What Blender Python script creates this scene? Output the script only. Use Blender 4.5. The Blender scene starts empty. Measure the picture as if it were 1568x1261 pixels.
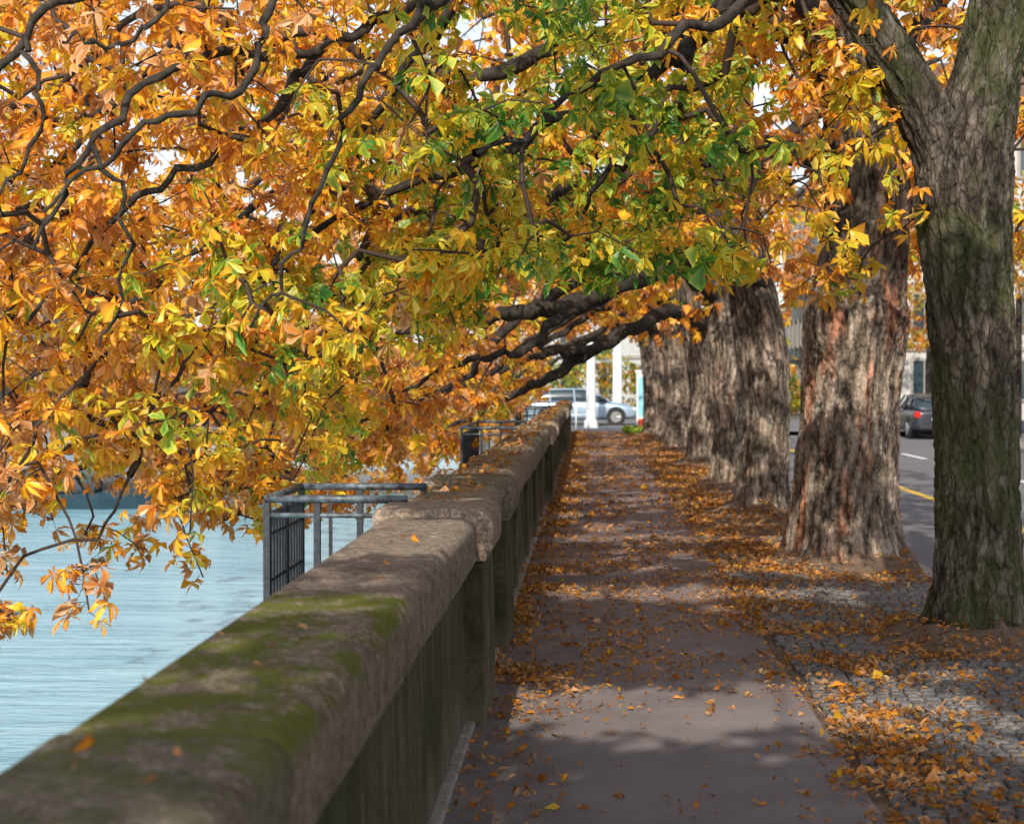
import bpy, math, random
import numpy as np
from mathutils import Vector, noise, Matrix
random.seed(7); rng=np.random.default_rng(7)
scene=bpy.context.scene
R=math.radians
SUN=np.array([-0.10,-0.80,0.58]); SUN/=np.linalg.norm(SUN)

# ------------------------------------------------------------------ helpers
class G:
    def __init__(s,name):
        s.m=bpy.data.materials.new(name); s.m.use_nodes=True
        s.nt=s.m.node_tree; s.nt.nodes.clear()
        s.out=s.nt.nodes.new('ShaderNodeOutputMaterial')
        s._geo=None
    def n(s,t,**kw):
        x=s.nt.nodes.new(t)
        for k,v in kw.items(): setattr(x,k,v)
        return x
    def set(s,sock,v):
        if isinstance(v,bpy.types.NodeSocket): s.nt.links.new(v,sock)
        elif isinstance(v,(tuple,list)) and len(v)==3 and sock.type=='RGBA': sock.default_value=(*v,1)
        else: sock.default_value=v
    def pos(s):
        if s._geo is None: s._geo=s.n('ShaderNodeNewGeometry')
        return s._geo.outputs['Position']
    def normal(s):
        s.pos(); return s._geo.outputs['Normal']
    def mapv(s,scale=(1,1,1),loc=(0,0,0),rot=(0,0,0)):
        m=s.n('ShaderNodeMapping'); s.nt.links.new(s.pos(),m.inputs[0])
        m.inputs['Scale'].default_value=scale; m.inputs['Location'].default_value=loc; m.inputs['Rotation'].default_value=rot
        return m.outputs[0]
    def noise(s,scale=5,detail=4,rough=.55,vec=None,dist=0):
        x=s.n('ShaderNodeTexNoise'); s.set(x.inputs['Vector'],vec if vec is not None else s.pos())
        x.inputs['Scale'].default_value=scale; x.inputs['Detail'].default_value=detail
        x.inputs['Roughness'].default_value=rough; x.inputs['Distortion'].default_value=dist
        return x.outputs['Fac']
    def vor(s,scale=5,vec=None,feature='F1',out='Distance'):
        x=s.n('ShaderNodeTexVoronoi',feature=feature); s.set(x.inputs['Vector'],vec if vec is not None else s.pos())
        x.inputs['Scale'].default_value=scale
        return x.outputs[out]
    def ramp(s,fac,stops):
        x=s.n('ShaderNodeValToRGB'); s.set(x.inputs[0],fac)
        el=x.color_ramp.elements
        while len(el)<len(stops): el.new(.5)
        for e,(p,c) in zip(el,stops):
            e.position=p
            e.color=(c,c,c,1) if isinstance(c,(int,float)) else (*c,1)
        return x.outputs[0]
    def mix(s,fac,a,b,mode='MIX'):
        x=s.n('ShaderNodeMixRGB',blend_type=mode); s.set(x.inputs[0],fac); s.set(x.inputs[1],a); s.set(x.inputs[2],b)
        return x.outputs[0]
    def math(s,op,a,b=0.0,c=None):
        x=s.n('ShaderNodeMath',operation=op); s.set(x.inputs[0],a); s.set(x.inputs[1],b)
        if c is not None: s.set(x.inputs[2],c)
        return x.outputs[0]
    def sep(s,v):
        x=s.n('ShaderNodeSeparateXYZ'); s.set(x.inputs[0],v); return x.outputs
    def attr(s,name,out='Color'):
        x=s.n('ShaderNodeAttribute',attribute_name=name); return x.outputs[out]
    def bump(s,h,strength=.5,dist=.02):
        x=s.n('ShaderNodeBump'); x.inputs['Strength'].default_value=strength; x.inputs['Distance'].default_value=dist
        s.set(x.inputs['Height'],h); return x.outputs[0]
    def pbr(s,color,rough=.8,nrm=None,metal=0,spec=.3,**kw):
        b=s.n('ShaderNodeBsdfPrincipled'); s.set(b.inputs['Base Color'],color); s.set(b.inputs['Roughness'],rough)
        b.inputs['Metallic'].default_value=metal; b.inputs['Specular IOR Level'].default_value=spec
        if nrm is not None: s.set(b.inputs['Normal'],nrm)
        for k,v in kw.items(): s.set(b.inputs[k],v)
        s.nt.links.new(b.outputs[0],s.out.inputs[0]); return s.m

def simple(name,col,rough=.6,metal=0,spec=.4,var=.15,scale=6):
    g=G(name); f=g.noise(scale,3)
    a=tuple(c*(1-var) for c in col); b=tuple(min(1,c*(1+var)) for c in col)
    return g.pbr(g.ramp(f,[(.3,a),(.7,b)]),rough,metal=metal,spec=spec)

def empty(name,loc=(0,0,0)):
    e=bpy.data.objects.new(name,None); e.location=loc; e.empty_display_size=.3
    scene.collection.objects.link(e); return e
def link(o,parent=None):
    scene.collection.objects.link(o)
    if parent is not None:
        o.parent=parent; o.matrix_parent_inverse=(Matrix.LocRotScale(parent.location,parent.rotation_euler,None)).inverted()
    return o
def np_mesh(name,V,F,mat,parent=None,col=None,smooth=False):
    V=np.asarray(V,dtype=np.float32).reshape(-1,3); F=np.asarray(F,dtype=np.int32)
    k=F.shape[1]; me=bpy.data.meshes.new(name)
    me.vertices.add(len(V)); me.vertices.foreach_set('co',V.ravel())
    me.loops.add(F.size); me.loops.foreach_set('vertex_index',F.ravel())
    me.polygons.add(len(F)); me.polygons.foreach_set('loop_start',np.arange(0,F.size,k,dtype=np.int32))
    me.update(calc_edges=True); me.validate()
    if col is not None:
        a=me.color_attributes.new('col','FLOAT_COLOR','POINT')
        c=np.ones((len(V),4),dtype=np.float32); c[:,:3]=col; a.data.foreach_set('color',c.ravel())
    me.polygons.foreach_set('use_smooth',np.full(len(me.polygons),smooth))
    me.materials.append(mat)
    return link(bpy.data.objects.new(name,me),parent)
def py_mesh(name,V,F,mats,parent=None,fm=None,smooth=False):
    me=bpy.data.meshes.new(name); me.from_pydata([tuple(v) for v in V],[],F); me.update()
    if not isinstance(mats,(list,tuple)): mats=[mats]
    for m in mats: me.materials.append(m)
    if fm: me.polygons.foreach_set('material_index',fm)
    me.polygons.foreach_set('use_smooth',[smooth]*len(me.polygons))
    return link(bpy.data.objects.new(name,me),parent)
class MB:
    def __init__(s): s.V=[]; s.F=[]; s.M=[]
    def box(s,x0,x1,y0,y1,z0,z1,m=0):
        b=len(s.V)
        s.V+=[(x0,y0,z0),(x1,y0,z0),(x1,y1,z0),(x0,y1,z0),(x0,y0,z1),(x1,y0,z1),(x1,y1,z1),(x0,y1,z1)]
        s.F+=[[b+i for i in f] for f in ((0,3,2,1),(4,5,6,7),(0,1,5,4),(1,2,6,5),(2,3,7,6),(3,0,4,7))]; s.M+=[m]*6
    def tube(s,p0,p1,r0,r1=None,n=10,m=0,cap=True):
        r1=r0 if r1 is None else r1
        p0=Vector(p0);p1=Vector(p1);d=(p1-p0).normalized()
        u=d.orthogonal().normalized(); w=d.cross(u); b=len(s.V)
        for p,r in((p0,r0),(p1,r1)):
            for i in range(n):
                a=2*math.pi*i/n; s.V.append(tuple(p+(u*math.cos(a)+w*math.sin(a))*r))
        for i in range(n):
            j=(i+1)%n; s.F.append([b+i,b+j,b+n+j,b+n+i]); s.M.append(m)
        if cap:
            s.F.append([b+i for i in range(n)][::-1]); s.F.append([b+n+i for i in range(n)]); s.M+=[m,m]
    def obj(s,name,mats,parent=None,smooth=False,bevel=0):
        o=py_mesh(name,s.V,s.F,mats,parent,s.M,smooth)
        if bevel:
            md=o.modifiers.new('b','BEVEL'); md.width=bevel; md.segments=2; md.limit_method='ANGLE'
        return o

# ------------------------------------------------------------------ materials
def leaf_mat(name,trans=.45,gloss=.05):
    g=G(name); c=g.attr('col')
    d=g.n('ShaderNodeBsdfDiffuse'); g.set(d.inputs[0],c)
    t=g.n('ShaderNodeBsdfTranslucent'); g.set(t.inputs[0],g.mix(1.0,c,(1.2,1.05,.6),'MULTIPLY'))
    mx=g.n('ShaderNodeMixShader'); mx.inputs[0].default_value=trans
    g.nt.links.new(d.outputs[0],mx.inputs[1]); g.nt.links.new(t.outputs[0],mx.inputs[2])
    gl=g.n('ShaderNodeBsdfGlossy'); gl.inputs['Roughness'].default_value=.42
    m2=g.n('ShaderNodeMixShader'); m2.inputs[0].default_value=gloss
    g.nt.links.new(mx.outputs[0],m2.inputs[1]); g.nt.links.new(gl.outputs[0],m2.inputs[2])
    g.nt.links.new(m2.outputs[0],g.out.inputs[0])
    return g.m
M_leaf=leaf_mat('leaf_autumn',.40,.045); M_fallen=leaf_mat('leaf_fallen',.08,.02)

def bark_mat(name,moss=.3,red=0.0,light=1.0,plate=.5,zdark=.5,warm=1.0):
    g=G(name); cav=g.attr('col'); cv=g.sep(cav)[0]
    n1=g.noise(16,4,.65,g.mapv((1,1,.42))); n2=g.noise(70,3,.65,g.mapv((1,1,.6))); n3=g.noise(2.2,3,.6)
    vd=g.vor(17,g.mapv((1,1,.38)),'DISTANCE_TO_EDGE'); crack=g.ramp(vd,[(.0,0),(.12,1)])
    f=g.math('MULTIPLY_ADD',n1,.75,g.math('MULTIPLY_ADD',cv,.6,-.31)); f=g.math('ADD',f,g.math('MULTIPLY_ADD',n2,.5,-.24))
    f=g.math('MULTIPLY_ADD',crack,plate*.35,g.math('SUBTRACT',f,plate*.26))
    L=light; W=warm
    col=g.ramp(f,[(.08,(.026,.021,.018)),(.34,(.10*L*W,.080*L,.064*L/W)),(.55,(.20*L*W,.162*L,.132*L/W)),(.8,(.38*L*W,.325*L,.275*L/W))])
    if red:
        rm=g.ramp(g.noise(2.6,4,.65,g.mapv((1.8,1.8,.35),loc=(3.3,1,0))),[(.52,0),(.62,1)])
        col=g.mix(g.math('MULTIPLY',rm,red),col,g.mix(1.0,col,(1.7,.88,.62),'MULTIPLY'))
    mm=g.ramp(g.math('MULTIPLY_ADD',g.noise(24,4,.7),.55,n3),[(.68,0),(.88,1)])
    col=g.mix(g.math('MULTIPLY',mm,moss),col,(.055,.07,.018))
    lich=g.ramp(g.noise(7,4,.75,g.mapv((1,1,.6),loc=(5,5,5))),[(.56,0),(.64,.5)])
    col=g.mix(lich,col,(.27*L,.255*L,.22*L))
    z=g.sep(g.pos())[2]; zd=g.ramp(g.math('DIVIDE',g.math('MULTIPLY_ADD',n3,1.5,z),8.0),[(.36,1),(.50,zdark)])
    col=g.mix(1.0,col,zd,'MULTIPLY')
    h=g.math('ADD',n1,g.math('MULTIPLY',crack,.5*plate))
    return g.pbr(col,.9,g.bump(h,1.0,.03),spec=.12)
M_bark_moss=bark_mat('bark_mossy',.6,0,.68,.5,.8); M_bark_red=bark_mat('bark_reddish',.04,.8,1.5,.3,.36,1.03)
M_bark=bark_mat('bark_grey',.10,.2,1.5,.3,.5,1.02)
g=G('bark_limb'); f=g.noise(14,3); M_limb=g.pbr(g.ramp(f,[(.3,(.018,.015,.013)),(.6,(.05,.042,.035)),(.8,(.10,.085,.07))]),.85,g.bump(g.noise(40,3),.7,.01),spec=.2)
g=G('twig_bark'); M_twig=g.pbr((.05,.032,.025),.7,spec=.3)

g=G('coping_stone')
px,py,pz=g.sep(g.pos()); up=g.sep(g.normal())[2]
oi=g.n('ShaderNodeObjectInfo'); rnd=oi.outputs['Random']
n1=g.noise(5,5,.75); n2=g.noise(60,5,.8); n3=g.noise(22,5,.75)
col=g.ramp(n3,[(.32,(.14,.12,.095)),(.48,(.29,.25,.21)),(.68,(.50,.45,.40))])
col=g.mix(g.ramp(n2,[(.42,.0),(.56,.75)]),col,(.09,.078,.06))
col=g.mix(g.ramp(n1,[(.50,0),(.64,.6)]),col,(.07,.06,.047))
col=g.mix(.6,col,g.mix(1.0,col,g.ramp(rnd,[(0,(.75,.75,.75)),(.5,(1.2,1.12,1.05)),(1,(1.8,1.5,1.35))]),'MULTIPLY'))
band=g.ramp(g.math('DIVIDE',py,60.0),[(.045,.25),(.056,.95),(.092,1),(.0935,.0),(.14,0),(.2,.3)])
mn=g.math('ADD',g.noise(4.2,4,.7,g.mapv((1,1,1),loc=(2,5,0))),g.math('MULTIPLY_ADD',g.noise(30,4,.75),.7,-.35))
moss=g.math('MULTIPLY',g.ramp(mn,[(.43,0),(.52,1)]),band)
moss=g.math('MULTIPLY',moss,g.ramp(up,[(.0,.2),(.6,1)]))
mc=g.ramp(n2,[(.3,(.055,.075,.008)),(.7,(.21,.23,.03))])
col=g.mix(moss,col,mc)
h=g.math('ADD',g.math('MULTIPLY',n2,.9),g.math('ADD',n3,g.math('MULTIPLY',moss,.4)))
M_coping=g.pbr(col,.9,g.bump(h,1.0,.014),spec=.2)
g=G('wall_stone')
sv=g.mapv((1,3.2,.5)); n1=g.noise(2.4,5,.7,sv); n2=g.noise(34,5,.8); n3=g.noise(1.9,4)
col=g.ramp(n1,[(.3,(.06,.05,.03)),(.47,(.125,.102,.066)),(.6,(.20,.165,.115)),(.75,(.34,.28,.21))])
col=g.mix(g.ramp(n3,[(.40,0),(.60,.7)]),col,(.05,.066,.02))
col=g.mix(g.ramp(n2,[(.46,0),(.62,.6)]),col,(.036,.033,.025))
z=g.sep(g.pos())[2]
col=g.mix(g.ramp(z,[(.0,.45),(.25,0)]),col,(.26,.22,.19))
M_wall=g.pbr(col,.92,g.bump(n2,.9,.018),spec=.15)
g=G('path_asphalt')
px,py,pz=g.sep(g.pos())
n1=g.noise(1.3,4,.65); n2=g.noise(170,2,.7); n3=g.noise(30,4,.8,g.mapv((1,.7,1))); n4=g.noise(2.0,3,.6)
col=g.ramp(n1,[(.3,(.17,.15,.155)),(.7,(.285,.255,.26))])
col=g.mix(g.ramp(n2,[(.38,.5),(.62,0)]),col,(.08,.07,.074))
yy=g.ramp(g.math('DIVIDE',py,40.0),[(.17,.03),(.26,.3),(.4,.5),(1,.55)])
cr=g.math('MULTIPLY',g.ramp(g.math('MULTIPLY_ADD',n4,.35,n3),[(.64,0),(.76,1)]),yy)
col=g.mix(cr,col,g.ramp(n2,[(.3,(.17,.08,.05)),(.7,(.34,.17,.10))]))
M_path=g.pbr(col,.85,g.bump(n2,.4,.005),spec=.25)
g=G('soil_verge')
n1=g.noise(6,4,.7); n2=g.noise(60,3,.7)
col=g.ramp(n1,[(.3,(.10,.08,.062)),(.55,(.19,.15,.12)),(.75,(.30,.24,.195))])
col=g.mix(g.ramp(n2,[(.47,0),(.58,.6)]),col,(.22,.11,.06))
M_soil=g.pbr(col,.95,g.bump(g.math('ADD',n1,n2),1,.02),spec=.1)
g=G('sett_stone'); c=g.attr('col'); n2=g.noise(80,2)
M_sett=g.pbr(g.mix(1.0,c,g.ramp(n2,[(.3,(.6,.6,.6)),(.7,(1.2,1.15,1.1))]),'MULTIPLY'),.75,spec=.3)
g=G('ground_earth'); n1=g.noise(.3,4,.6); M_ground=g.pbr(g.ramp(n1,[(.3,(.09,.085,.075)),(.7,(.16,.15,.13))]),.95,spec=.1)
g=G('road_asphalt'); n1=g.noise(.5,4); n2=g.noise(90,2)
M_road=g.pbr(g.mix(.3,g.ramp(n1,[(.3,(.14,.14,.16)),(.7,(.20,.20,.225))]),g.ramp(n2,[(.3,(.05,.05,.05)),(.7,(.2,.2,.2))])),.8)
M_kerb=simple('kerb_granite',(.30,.28,.26),.8,scale=20,var=.3)
M_white=simple('paint_white',(.78,.80,.83),.5,var=.04); M_yellow=simple('paint_yellow',(.65,.42,.04),.6)
g=G('water')
w1=g.noise(1.1,3,.6,g.mapv((.45,2.2,1))); w2=g.noise(6,2,.6,g.mapv((.5,2.2,1))); w3=g.noise(.35,3,.6,g.mapv((.5,1.6,1)))
M_water=g.pbr(g.ramp(w3,[(.35,(.20,.42,.52)),(.65,(.32,.56,.67))]),.16,g.bump(g.math('MULTIPLY_ADD',w2,.2,w1),.6,.12),spec=.7)
M_iron=simple('iron_dark',(.035,.04,.05),.5,metal=.3,var=.4,scale=30)
g=G('iron_rail'); n1=g.noise(18,4)
M_rail=g.pbr(g.ramp(n1,[(.35,(.05,.045,.045)),(.5,(.09,.11,.13)),(.7,(.18,.22,.26))]),.5,metal=.3)
M_tire=simple('tyre_rubber',(.02,.02,.02),.8); M_rim=simple('alloy_rim',(.5,.51,.53),.3,metal=.8)
g=G('car_glass'); M_glass=g.pbr((.03,.05,.06),.06,spec=.8)
g=G('car_paint_silver'); M_silver=g.pbr(g.ramp(g.noise(1,2),[(.3,(.30,.42,.56)),(.7,(.36,.48,.62))]),.28,spec=.6,metal=.35)
g=G('car_paint_dark'); M_dark=g.pbr(g.ramp(g.noise(1,2),[(.3,(.03,.035,.05)),(.7,(.04,.045,.06))]),.25,spec=.6,metal=.2)
M_red=simple('tail_red',(.55,.015,.01),.3); M_lamp=simple('headlamp_clear',(.8,.82,.85),.15); M_black=simple('trim_black',(.02,.02,.022),.5)

# ------------------------------------------------------------------ ground, river, road
prof=[(-3000,-.3),(-60,-.3),(-60.01,-4.5),(-1.6,-4.5),(-1.04,-4.0),(-1.0,-.03),(3.14,-.03),(3.15,-.14),(3000,-.14)]
V=[];F=[]
ys=[-600,-20,0,30,60,120,400,3000]
for y in ys:
    for x,z in prof: V.append((x,y,z))
k=len(prof)
for j in range(len(ys)-1):
    for i in range(k-1): F.append([j*k+i,j*k+i+1,(j+1)*k+i+1,(j+1)*k+i])
py_mesh('ground',V,F,M_ground)
def sheet(name,x0,x1,y0,y1,z,mat,parent=None):
    return py_mesh(name,[(x0,y0,z),(x1,y0,z),(x1,y1,z),(x0,y1,z)],[[0,1,2,3]],mat,parent)
sheet('river_water',-59.9,-1.3,-400,900,-2.5,M_water)
sheet('road',3.15,11.6,-100,59.9,-.134,M_road)
sheet('cross_street',-1.0,60,60,78,.002,M_road)
trees=[ # X,Y,r
 (2.72,0.2,.32),(2.75,6.2,.33),(2.70,11.75,.30),(2.50,16.6,.50),(2.40,23.2,.34),(2.33,28.4,.27),(2.42,36.0,.30),(2.25,43.0,.34),(2.1,49.0,.22),(1.98,54.0,.25)]
def mound(x,y):
    v=0
    for tx,ty,tr in trees:
        dx,dy=x-tx,(y-ty)*.85; d=math.hypot(dx,dy)
        if d<tr+1.1:
            v+=.13*math.exp(-max(0,d-tr)**2/.12)*(1+.6*noise.noise(Vector((x*4,y*4,3))))
            a=math.atan2(dy,dx); rt=max(0,math.cos(5*a+noise.noise(Vector((a,tx,ty)))*2+d*1.5))**8
            v+=.07*rt*math.exp(-max(0,d-tr)/.35)
    return v
nx,ny=60,800
xs=np.linspace(1.19,3.14,nx); ysv=np.linspace(-6,59.8,ny)
ZZ=np.zeros((ny,nx)); XX,YY=np.meshgrid(xs,ysv)
for j in range(ny):
    for i in range(nx):
        v=.02*noise.noise(Vector((XX[j,i]*2.5,YY[j,i]*2.5,0)))
        if YY[j,i]<19.5: v=v*.2-.006
        ZZ[j,i]=-.012+v+mound(XX[j,i],YY[j,i])
ZZ[:,0]=-.02
idx=np.arange(nx*ny).reshape(ny,nx)
Fq=np.stack([idx[:-1,:-1],idx[:-1,1:],idx[1:,1:],idx[1:,:-1]],-1).reshape(-1,4)
np_mesh('verge_soil',np.stack([XX,YY,ZZ],-1),Fq,M_soil,smooth=True)
def vergez(x,y):
    if x<1.19: return .008
    v=-.012+mound(x,y)
    return max(v,.010 if y<19.5 else -.005)
V=[];F=[];ns=400
for j in range(ns+1):
    y=-6+65.9*j/ns
    e=1.21+.03*noise.noise(Vector((0,y*1.3,0)))+.012*noise.noise(Vector((0,y*7,0)))
    V+=[(-.66,y,.006),(e,y,.006),(e+.012,y,-.03)]
for j in range(ns):
    for i in range(2): b=j*3+i; F.append([b,b+1,b+4,b+3])
py_mesh('path',V,F,M_path)
P=[]
yv=-1.0; row=0
while yv<19.5:
    xv=1.27+random.uniform(0,.05)
    while xv<3.08:
        wdt=random.uniform(.034,.052); 
        P.append((xv+wdt,yv+random.uniform(-.010,.010)+.03*noise.noise(Vector((xv*1.2,yv*1.5,4))),wdt-.004,random.uniform(.034,.044),random.random()))
        xv+=wdt*2+.002
    yv+=.095; row+=1
V=[];C=[];F=[]
for x,y,a,b,c in P:
    if any(math.hypot(x-t[0],y-t[1])<t[2]+.36+.15*noise.noise(Vector((x*3,y*3,0))) for t in trees): continue
    s=len(V); t=.010+random.uniform(-.005,.004); ang=random.uniform(-.08,.08); ca,sa=math.cos(ang),math.sin(ang)
    big=.5+.5*noise.noise(Vector((x*.8,y*.6,0)))
    for zz,k2 in((-.03,1.0),(t-.010,1.0),(t,.78)):
        for dx,dy in((-a,-b),(a,-b),(a,b),(-a,b)):
            V.append((x+(dx*ca-dy*sa)*k2,y+(dx*sa+dy*ca)*k2,zz))
            q=.085+.07*c+.06*big; C.append((q*1.04,q,q*1.03) if zz>-.01 else (.035,.03,.025))
    for l in(0,4):
        for i in range(4):
            j=(i+1)%4; F.append((s+l+i,s+l+j,s+l+4+j,s+l+4+i))
    F.append((s+8,s+9,s+10,s+11))
np_mesh('cobblestone_paving',V,F,M_sett,col=np.array(C))
mb=MB()
y=-8
while y<59: mb.box(3.10,3.26,y,y+.97,-.2,.012); y+=.98
mb.obj('kerb',M_kerb,bevel=.015)
mb=MB(); mb.box(5.55,5.70,-20,59.5,-.1345,-.1295); mb.obj('yellow_road_line',M_yellow)
mb=MB(); y=-18
while y<58: mb.box(8.25,8.4,y,y+3,-.1345,-.1295); y+=6
mb.obj('white_road_line',M_white)
mb=MB(); mb.box(11.6,15,-60,59.9,-.2,0.0); mb.obj('pavement',simple('pavement_slab',(.26,.25,.24),.85),bevel=.02)

# ------------------------------------------------------------------ parapet wall
def sweep(name,prof,y0,y1,step,mat,parent,amp=.006,seed=0,inset=.016):
    n=max(2,int((y1-y0)/step)+1); k=len(prof); V=[];F=[]
    cx=sum(p[0] for p in prof)/k; cz=sum(p[1] for p in prof)/k
    Y=[y0,y0+.006,y0+.018]+[y0+.018+(y1-y0-.036)*j/(n-1) for j in range(1,n-1)]+[y1-.018,y1-.006,y1]
    n=len(Y)
    for j,y in enumerate(Y):
        e=inset if j in(0,n-1) else (inset*.35 if j in(1,n-2) else 0)
        for (x,z) in prof:
            d=noise.noise(Vector((x*3,y*3,z*3+seed)))*amp+noise.noise(Vector((x*11,y*11,z*11+seed)))*amp*.4
            vx,vz=x-cx,z-cz; L=math.hypot(vx,vz)
            V.append((x+vx/L*(d-e),y,z+vz/L*(d-e)))
    for j in range(n-1):
        for i in range(k):
            i2=(i+1)%k; F.append([j*k+i2,j*k+i,(j+1)*k+i,(j+1)*k+i2])
    F.append(list(range(k))); F.append([(n-1)*k+i for i in range(k)][::-1])
    o=py_mesh(name,V,F,mat,parent,smooth=True)
    md=o.modifiers.new('e','EDGE_SPLIT'); md.split_angle=R(38)
    return o
wall=empty('stone_parapet_wall',(-.85,0,0))
def cop_prof(xl,xr,z0,z1,r,lip=.03):
    p=[(xl+.02,z0),(xl,z0+.03),(xl,z0+.1),(xl,z1-.04),(xl+.008,z1-.012),(xl+.03,z1)]
    nxx=8
    for i in range(1,nxx): p.append((xl+.03+(xr-r-xl-.03)*i/nxx,z1+.002*math.sin(math.pi*i/nxx)))
    for i in range(8):
        a=math.pi/2*(1-i/7); p.append((xr-r+r*math.cos(a),z1-r+r*math.sin(a)))
    p+=[(xr-.002,z0+.07),(xr-.012,z0+.05),(xr-lip,z0+.045),(xr-lip-.01,z0)]
    return p
piers=[(8.66,9.5),(11.1,11.9),(24.6,25.4),(27.2,28.0),(41,41.8),(43.6,44.4)]
cp=cop_prof(-1.07,-.585,.80,1.10,.07)
edges=[-4,-1.8,.65,3.25,5.56,8.655]
segs=[(edges[i],edges[i+1]) for i in range(len(edges)-1)]
for a,b in [(9.505,11.095),(11.905,24.595),(25.405,27.195),(28.005,40.995),(41.805,43.595),(44.405,58)]:
    n=max(1,round((b-a)/2.5)); segs+=[(a+(b-a)*i/n,a+(b-a)*(i+1)/n) for i in range(n)]
for i,(a,b) in enumerate(segs):
    dz=random.uniform(-.010,.010); dx=random.uniform(-.008,.008)
    sweep('coping_%d'%i,[(x+dx,z+dz) for x,z in cp],a+.008,b-.008,.06 if a<13 else .25,M_coping,wall,amp=.003,seed=i*3.1,inset=.022)
bp=[(-1.02,-4.2),(-1.02,.3),(-1.02,.785),(-.90,.788),(-.72,.788),(-.66,.785),(-.655,.6),(-.65,.4),(-.648,.2),(-.645,.02),(-.645,-.05)]
sweep('wall_body',bp,-4,58,.12,M_wall,wall,amp=.008)
mb=MB()
for a,b in [(11.905,24.595),(28.005,40.995),(44.405,58)]:
    n=max(1,round((b-a)/2.5))
    for i in range(1,n): y=a+(b-a)*i/n; mb.box(-.66,-.618,y-.17,y+.17,-.03,.78)
mb.obj('pilasters',M_wall,wall,bevel=.015)
mb=MB(); mb.box(-.655,-.595,-4,58,-.04,.03); mb.obj('base_gutter',M_kerb,wall,bevel=.01)
for i,(a,b) in enumerate(piers):
    pp=[(-1.14,-3.5),(-1.14,.86),(-1.08,.87),(-.7,.87),(-.555,.86),(-.54,.5),(-.535,-.04)]
    sweep('pier_%d'%i,pp,a,b,.06,M_wall,wall,amp=.01,seed=i)
    c2=cop_prof(-1.13,-.50,.862,1.135,.10)
    sweep('pier_cap_%d'%i,c2,a-.03,b+.03,.05,M_coping,wall,amp=.006,seed=i*2,inset=.03)
def railing(y0,y1,xr=-1.05,xl=-1.78,top=1.15):
    e=empty('iron_railing',(-1.4,(y0+y1)/2,0)); mb=MB()
    for z,r in((top,.022),(top-.09,.014)):
        mb.tube((xr+.05,y0,z),(xl,y0,z),r); mb.tube((xl,y0,z),(xl,y1,z),r); mb.tube((xl,y1,z),(xr+.05,y1,z),r)
    mb.obj('top_rails',M_rail,e,smooth=True)
    mb=MB()
    for (x,y) in [(xl,y0),(xl,y1),((xl+xr)/2,y1),(xr+.03,y0),(xr+.03,y1),(xl,(y0+y1)/2),(xl+.28,y0)]:
        mb.box(x-.018,x+.018,y-.018,y+.018,-.35,top-.02)
    nb=int((y1-y0)/.085)
    for i in range(1,nb):
        y=y0+(y1-y0)*i/nb; mb.box(xl-.008,xl+.008,y-.008,y+.008,.0,top-.1)
    for zz in (.15,.42,.69,.95): mb.box(xl-.006,xl+.006,y0,y1,zz-.006,zz+.006)
    for i in range(1,4):
        x=xl+(xr-xl)*i/4
        mb.box(x-.010,x+.010,y1-.010,y1+.010,.0,top-.1)
    mb.box(xl,xr,y1-.012,y1+.012,.02,.05)
    mb.obj('bars',M_iron,e)
    mb=MB(); mb.box(xl-.06,-1.03,y0-.06,y1+.06,-.5,-.36); mb.obj('landing',M_kerb,e)
railing(9.15,10.25); railing(23.2,26.6); railing(40,43)

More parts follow.
